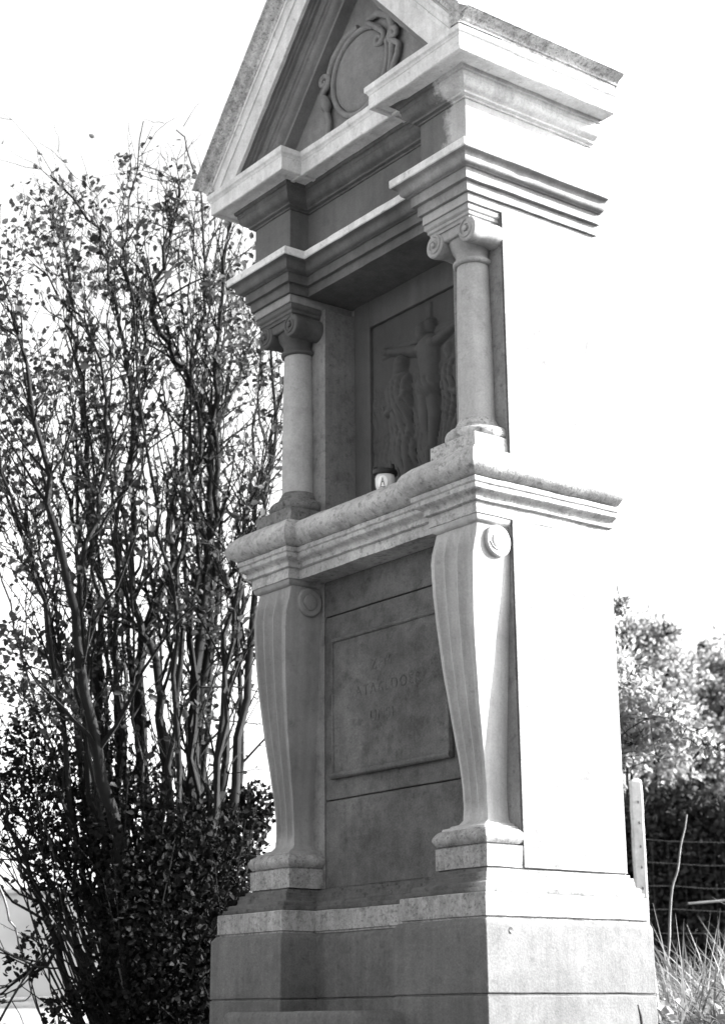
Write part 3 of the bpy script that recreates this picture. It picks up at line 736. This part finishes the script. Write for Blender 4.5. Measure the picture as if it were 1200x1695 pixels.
for px, py, rr, dd, k in blobs:
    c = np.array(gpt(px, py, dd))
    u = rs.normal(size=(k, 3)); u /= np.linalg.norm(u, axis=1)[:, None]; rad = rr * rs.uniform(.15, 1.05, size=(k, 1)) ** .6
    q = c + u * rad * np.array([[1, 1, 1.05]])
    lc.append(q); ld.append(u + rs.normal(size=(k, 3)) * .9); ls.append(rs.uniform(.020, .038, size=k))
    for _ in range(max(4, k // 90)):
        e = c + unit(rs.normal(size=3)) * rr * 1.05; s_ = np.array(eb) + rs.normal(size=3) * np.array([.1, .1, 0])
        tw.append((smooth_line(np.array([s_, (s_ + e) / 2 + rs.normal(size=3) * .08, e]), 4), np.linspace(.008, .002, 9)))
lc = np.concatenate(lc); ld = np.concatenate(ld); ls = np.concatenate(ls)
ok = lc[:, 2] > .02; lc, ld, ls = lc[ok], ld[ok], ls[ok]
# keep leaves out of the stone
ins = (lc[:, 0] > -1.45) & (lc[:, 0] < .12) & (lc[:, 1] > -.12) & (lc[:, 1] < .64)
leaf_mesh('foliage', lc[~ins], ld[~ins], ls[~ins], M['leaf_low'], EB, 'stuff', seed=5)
polytubes('branches', tw, M['bark'], EB, 'stuff', n=5)
# a few long pale and dark shoots leaning out at the far left
for i, (pts, mat) in enumerate([([(-5,1455),(18,1520),(38,1580),(52,1640),(73,1690)], 'twig'), ([(0,1690),(50,1605),(90,1560)], 'bark'), ([(0,1570),(60,1600),(110,1610),(160,1665)], 'bark'), ([(195,1590),(205,1640)], 'twig')]):
    P = smooth_line(np.array([gpt(a, b, 7.6 + .1 * k) for k, (a, b) in enumerate(pts)]), 4, .004, rs)
    polytubes('shoot', [(P, np.linspace(.006, .003, len(P)))], M[mat], EB, n=5)

# ------------------------------------------------------------------ right of the shrine
def clump_tree(name, label, cat, px, py, dist, blobs, leafsize, mat, seed, group=None, trunk=.09, via=None):
    rs = np.random.RandomState(seed); b0 = gpt(px, py, dist); b0.z = gz(b0.x, b0.y)
    t = thing(name, tuple(b0), label, cat, group); lc, ld, ls, tw = [], [], [], []
    for bx, by, rr, dd, k in blobs:
        k = int(k * (1.6 if mat is not M['leaf_hedge'] else 1)); c = np.array(gpt(bx, by, dist + dd)); u = rs.normal(size=(k, 3)); u /= np.linalg.norm(u, axis=1)[:, None]
        bump = 1 + .35 * np.sin(u[:, :1] * 7 + seed) * np.cos(u[:, 2:] * 6)
        lc.append(c + u * rr * bump * rs.uniform(.1, 1, size=(k, 1)) ** .5); ld.append(u + rs.normal(size=(k, 3)) * .8); ls.append(rs.uniform(.7, 1.3, size=k) * leafsize)
        s_ = np.array(b0) if via is None else np.array(gpt(via[0], via[1], dist)); tw.append((smooth_line(np.array([s_, s_ + (c - s_) * .5 + rs.normal(size=3) * .15, c]), 5, .01, rs), np.linspace(trunk * .35, min(.01, trunk * .15), 11)))
        for _ in range(9):
            e = c + unit(rs.normal(size=3)) * rr; tw.append((smooth_line(np.array([c, (c + e) / 2 + rs.normal(size=3) * .05, e]), 3), np.linspace(trunk * .14 + .002, trunk * .04 + .001, 7)))
    leaf_mesh('crown', np.concatenate(lc), np.concatenate(ld), np.concatenate(ls), mat, t, 'stuff', seed=seed)
    hh = max(.5, (np.mean([q[0][-1][2] for q in tw]) - b0.z) * .6)
    P = smooth_line(np.array([tuple(b0), (b0.x + .05, b0.y, b0.z + hh * .5), (b0.x, b0.y + .05, b0.z + hh)]), 4)
    polytubes('trunk', [(P, np.linspace(trunk, trunk * .5, len(P)))], M['bark'], t, n=10)
    polytubes('branches', tw, M['bark'], t, 'stuff', n=5)
    return t
clump_tree('broadleaf_bush', 'bush with large pale sunlit leaves close behind the shrine flank', 'bush', 985, 1650, 9.4,
  [(1030,1140,.22,0,420),(1075,1190,.20,0,300),(1010,1220,.22,.1,300),(1110,1175,.13,0,80),(1130,1215,.10,0,60),(1165,1232,.06,0,30),(985,1100,.22,.2,300),(1050,1230,.12,0,100),(1185,1240,.03,0,7),(1027,1003,.045,0,44),(960,1160,.3,.2,400)], .038, M['leaf_bright'], 21, trunk=.009, via=(985, 1260))
clump_tree('far_tree', 'hazy leafy tree rising behind the wire fence beside the shrine flank', 'tree', 1010, 1500, 19.0,
  [(1030,1080,.40,0,900),(1075,1060,.36,.3,700),(1100,1120,.45,0,1100),(1040,1170,.6,.5,1600),(1090,1220,.6,.2,1600),(1000,1100,.6,1,1200),(1100,1050,.16,0,120),(1050,1050,.2,0,150)], .055, M['leaf_far'], 22, 'trees behind the fence')
clump_tree('far_tree', 'hazy leafy tree farthest right behind the wire fence', 'tree', 1190, 1500, 21.0,
  [(1165,1120,.35,0,700),(1200,1130,.5,.5,1100),(1150,1190,.6,0,1700),(1210,1230,.8,0,2200),(1165,1280,.6,0,1500),(1230,1120,.6,0,1200),(1120,1270,.6,.3,1500),(1165,1070,.07,0,30)], .06, M['leaf_far'], 23, 'trees behind the fence')
clump_tree('dark_hedge', 'dense dark hedge behind the wire fence right of the shrine', 'hedge', 1130, 1520, 15.5,
  [(1010,1420,.5,.2,2400),(1040,1400,.5,0,2600),(1090,1400,.42,0,2400),(1140,1420,.42,0,2400),(1190,1400,.5,0,2600),(1240,1410,.5,0,2200),(1090,1460,.35,0,1800),(1160,1460,.35,0,1800),(1210,1460,.35,0,1600),(1070,1330,.2,0,300),(1130,1345,.25,0,500),(1060,1460,.35,0,1600),(1125,1320,.12,0,100),(1290,1400,.6,0,1800),(1080,1540,.35,0,1300),(1140,1550,.35,0,1300),(1200,1550,.35,0,1300)], .055, M['leaf_hedge'], 24, trunk=.05)
# wire fence: concrete post, strands and mesh
fp = gpt(1062, 1500, 12.0); fp.z = gz(fp.x, fp.y)
FE = thing('wire_fence', tuple(fp), 'wire mesh fence on a pale perforated concrete post right of the shrine', 'fence')
top = gpt(1056, 1290, 12.0).z
def post(c, ztop):
    bm = bmesh.new()
    a, bb = .041, .036
    ang = math.atan2(RGT.y, RGT.x); ca, sa = math.cos(ang), math.sin(ang)
    def pt(u, v_, z_): return (c.x + u * ca - v_ * sa, c.y + u * sa + v_ * ca, z_)
    rings = []
    for k in range(24):
        z_ = c.z - .3 + (ztop - .03 - c.z + .3) * k / 23
        rings.append([pt(-a, -bb, z_), pt(a, -bb, z_), pt(a, bb, z_), pt(-a, bb, z_)])
    rings.append([pt(-a * .93, -bb * .93, ztop - .012), pt(a * .93, -bb * .93, ztop - .012), pt(a * .93, bb * .93, ztop - .012), pt(-a * .93, bb * .93, ztop - .012)])
    rings.append([pt(-a * .5, -bb * .5, ztop), pt(a * .5, -bb * .5, ztop), pt(a * .5, bb * .5, ztop), pt(-a * .5, bb * .5, ztop)])
    loft(bm, rings); po = obj('fence_post', bm, M['concrete'], FE, bevel=.008, wob=.004)
    for k, zz in enumerate((.06, .20, .36, .50, .64, .80, 1.0, 1.2)):
        h = bmesh.new(); q = pt(.004, -bb - .003, ztop - .10 - zz)
        lathe(h, [(.010, 0), (.010, .003), (.0055, .0035), (.005, .001)], q, 'y', 10)
        obj('wire_hole', h, M['dark'], po)
    return po
post(fp, top)
fd2 = (RGT * .95 + FWD * .30).normalized()
c2 = Vector((fp.x + fd2.x * 3.0, fp.y + fd2.y * 3.0, 0)); c2.z = gz(c2.x, c2.y); post(c2, c2.z + (top - fp.z))
c3 = Vector((fp.x - fd2.x * 3.0, fp.y - fd2.y * 3.0, 0)); c3.z = gz(c3.x, c3.y); post(c3, c3.z + (top - fp.z))
for k in range(9):
    z_ = .12 + k * .155
    P = [[fp.x + fd2.x * u, fp.y + fd2.y * u, gz(fp.x + fd2.x * u, fp.y + fd2.y * u) + z_ - .03 * math.sin(abs(u) / 3 * math.pi) + .006 * math.sin(u * 9 + k)] for u in np.linspace(-3, 3, 25)]
    polytubes('wire', [(np.array(P), np.full(25, .0020))], M['wire'], FE, n=4)
vt = []
for u in np.arange(-2.9, 3, .12):
    x_, y_ = fp.x + fd2.x * u, fp.y + fd2.y * u; z0 = gz(x_, y_)
    vt.append((np.array([[x_, y_, z0 + .1], [x_ + rs.normal() * .006, y_, z0 + .7], [x_, y_, z0 + 1.34]]), np.full(3, .0014)))
polytubes('mesh_wires', vt, M['wire'], FE, 'stuff', n=4)
# pale pole lying beyond the grass, and a lone dry stalk
a = gpt(1138, 1496, 11.0); b_ = gpt(1290, 1483, 11.3)
PO = bmesh.new(); tube(PO, [tuple(a), tuple((a + b_) / 2), tuple(b_)], [.008, .010, .009], 8); 
tube(PO, [tuple(b_ - Vector((.05, 0, .8))), tuple(b_ + Vector((0, 0, .02)))], .012, 8)
tag(obj('rail', PO, M['wood'], None), 'pale horizontal wooden rail low in front of the dark hedge', 'rail')
st = smooth_line(np.array([gpt(*p, 8.6) for p in [(1100,1640),(1107,1560),(1108,1520),(1112,1470),(1121,1440),(1126,1400),(1133,1370),(1136,1348)]]), 3)
gp_ = st[0].copy(); gp_[2] = gz(gp_[0], gp_[1]); st = np.vstack([gp_[None], st])
ds = polytubes('dry_stalk', [(st, np.linspace(.007, .004, len(st)))], M['twig'], None, n=6)
tag(ds, 'single tall thin dry stalk standing in front of the dark hedge', 'stalk')

# ------------------------------------------------------------------ grass
def blades(name, roots, h, wd, mat, seed, lean=.5, kind='stuff'):
    rs = np.random.RandomState(seed); n = len(roots); K = 6
    roots = np.asarray(roots); a = rs.uniform(0, 2 * np.pi, n); dr = np.stack([np.cos(a), np.sin(a), 0 * a], 1)
    b = a + rs.normal(size=n) * .8 + np.pi / 2; wv = np.stack([np.cos(b), np.sin(b), 0 * b], 1)
    ln = rs.gamma(2.0, lean / 2, n); V_ = []
    for k in range(K):
        t = k / (K - 1)
        ctr = roots + dr * (h * ln * t ** 2.2)[:, None] + np.array([0, 0, 1.]) * (h * (t - .35 * np.minimum(ln, 1.6) * t ** 3))[:, None]
        hw = (wd * (1 - t ** 2.2) * .5 + .0004)[:, None] * wv
        V_ += [ctr - hw, ctr + hw]
    V_ = np.stack(V_, 1).reshape(-1, 3); base = (np.arange(n) * K * 2)[:, None]
    F = np.concatenate([base + np.array([[2 * k, 2 * k + 1, 2 * k + 3, 2 * k + 2]]) for k in range(K - 1)], 1).reshape(-1, 4)
    me = bpy.data.meshes.new(name); me.vertices.add(len(V_)); me.vertices.foreach_set('co', V_.ravel())
    me.loops.add(F.size); me.loops.foreach_set('vertex_index', F.ravel()); me.polygons.add(len(F)); me.polygons.foreach_set('loop_start', np.arange(len(F)) * 4)
    me.update(calc_edges=True)
    return link(name, me, mat, None, kind, smooth=60)
rs = np.random.RandomState(5)
ro, hh, ww = [], [], []
for _ in range(15000):
    dd = rs.uniform(6.6, 10.0); px_ = rs.uniform(1092, 1520) - (dd - 7) * 6
    q = gpt(px_, 1690, dd); x_, y_ = q.x, q.y
    if noise.noise((x_ * 3, y_ * 3, 1)) < -.35: continue
    ro.append((x_, y_, gz(x_, y_) - .02)); k = max(.15, rs.normal(.52, .18)) * (1.0 if dd > 6 else .75)
    hh.append(k); ww.append(rs.uniform(.006, .026))
wl_, wd_, wz_ = [], [], []
for _ in range(520):
    q = gpt(rs.uniform(1100, 1500), 1690, rs.uniform(6.3, 9.0)); hgt = abs(rs.normal(.22, .14))
    for _2 in range(rs.randint(3, 9)):
        wl_.append((q.x + rs.normal() * .04, q.y + rs.normal() * .04, gz(q.x, q.y) + hgt * rs.uniform(.3, 1.1))); wd_.append(rs.normal(size=3) * [1, 1, .5] + [0, 0, .3]); wz_.append(rs.uniform(.03, .08))
tag(leaf_mesh('weeds', wl_, wd_, wz_, M['leaf_bright'], None, 'stuff', seed=9), 'low broad-leaved weeds among the grass beside the flank', 'weeds')
tag(blades('tall_grass', ro, np.array(hh), np.array(ww), M['grass'], 6, 1.15), 'tall tangled sunlit grass beside the pedestal flank', 'grass')
ro, hh, ww = [], [], []
for _ in range(16000):
    x_ = rs.uniform(-9, 7); y_ = rs.uniform(-6, 9)
    if -1.5 < x_ < .2 and -.5 < y_ < .7: continue
    d = Vector((x_, y_)) - Vector((CAM.x, CAM.y)); 
    if d.length < .8: continue
    if noise.noise((x_ * .7, y_ * .7, 3)) < -.15: continue
    ro.append((x_, y_, gz(x_, y_) - .01)); hh.append(rs.uniform(.05, .16)); ww.append(rs.uniform(.003, .007))
tag(blades('short_grass', ro, np.array(hh), np.array(ww), M['grass'], 7, .5), 'sparse short grass on the ground round the shrine', 'grass')
fb = np.array([[.17, -.05, .0]]) 
b1 = gpt(1062, 1700, 5.0); b1.z = gz(b1.x, b1.y)
bl = bmesh.new(); tube(bl, [tuple(b1), tuple(gpt(1062, 1700, 5.0)), tuple(gpt(1060, 1683, 5.0)), tuple(gpt(1055, 1663, 5.0))], [.004, .004, .004, .0015], 5)
tag(obj('grass_blade', bl, M['bark'], None), 'single dark grass blade in front of the sunlit pedestal foot', 'grass blade')

# ------------------------------------------------------------------ far left: low plastered wall
wa = gpt(-140, 1640, 22.0); wb = gpt(110, 1640, 22.0)
dv = Vector((wb.x - wa.x, wb.y - wa.y, 0)).normalized(); dv = Matrix.Rotation(math.radians(-16), 3, 'Z') @ dv; wb = wa + dv * (wb - wa).length; nv = Vector((-dv.y, dv.x, 0))
bm = bmesh.new()
wz = gpt(50, 1472, 22).z
def wallbox(bm, a, b, t0, t1, z0, z1):
    pts = [a - nv * t0, b - nv * t0, b + nv * t1, a + nv * t1]
    loft(bm, [[(p.x, p.y, z) for p in pts] for z in (z0, z1)])
WL = thing('garden_wall', (wa.x, wa.y, gz(wa.x, wa.y)), 'low pale plastered garden wall far behind the shrub', 'wall')
wa = wa - dv * 6; wb = wb + dv * .6
wa.z = wb.z = 0
wallbox(bm, wa, wb, 0, .3, -.5, wz - .08); obj('wall_face', bm, M['plaster'], WL)
bm = bmesh.new(); wallbox(bm, wa - dv * .05, wb + dv * .05, .06, .36, wz - .079, wz); obj('wall_coping', bm, M['concrete'], WL, bevel=.02)
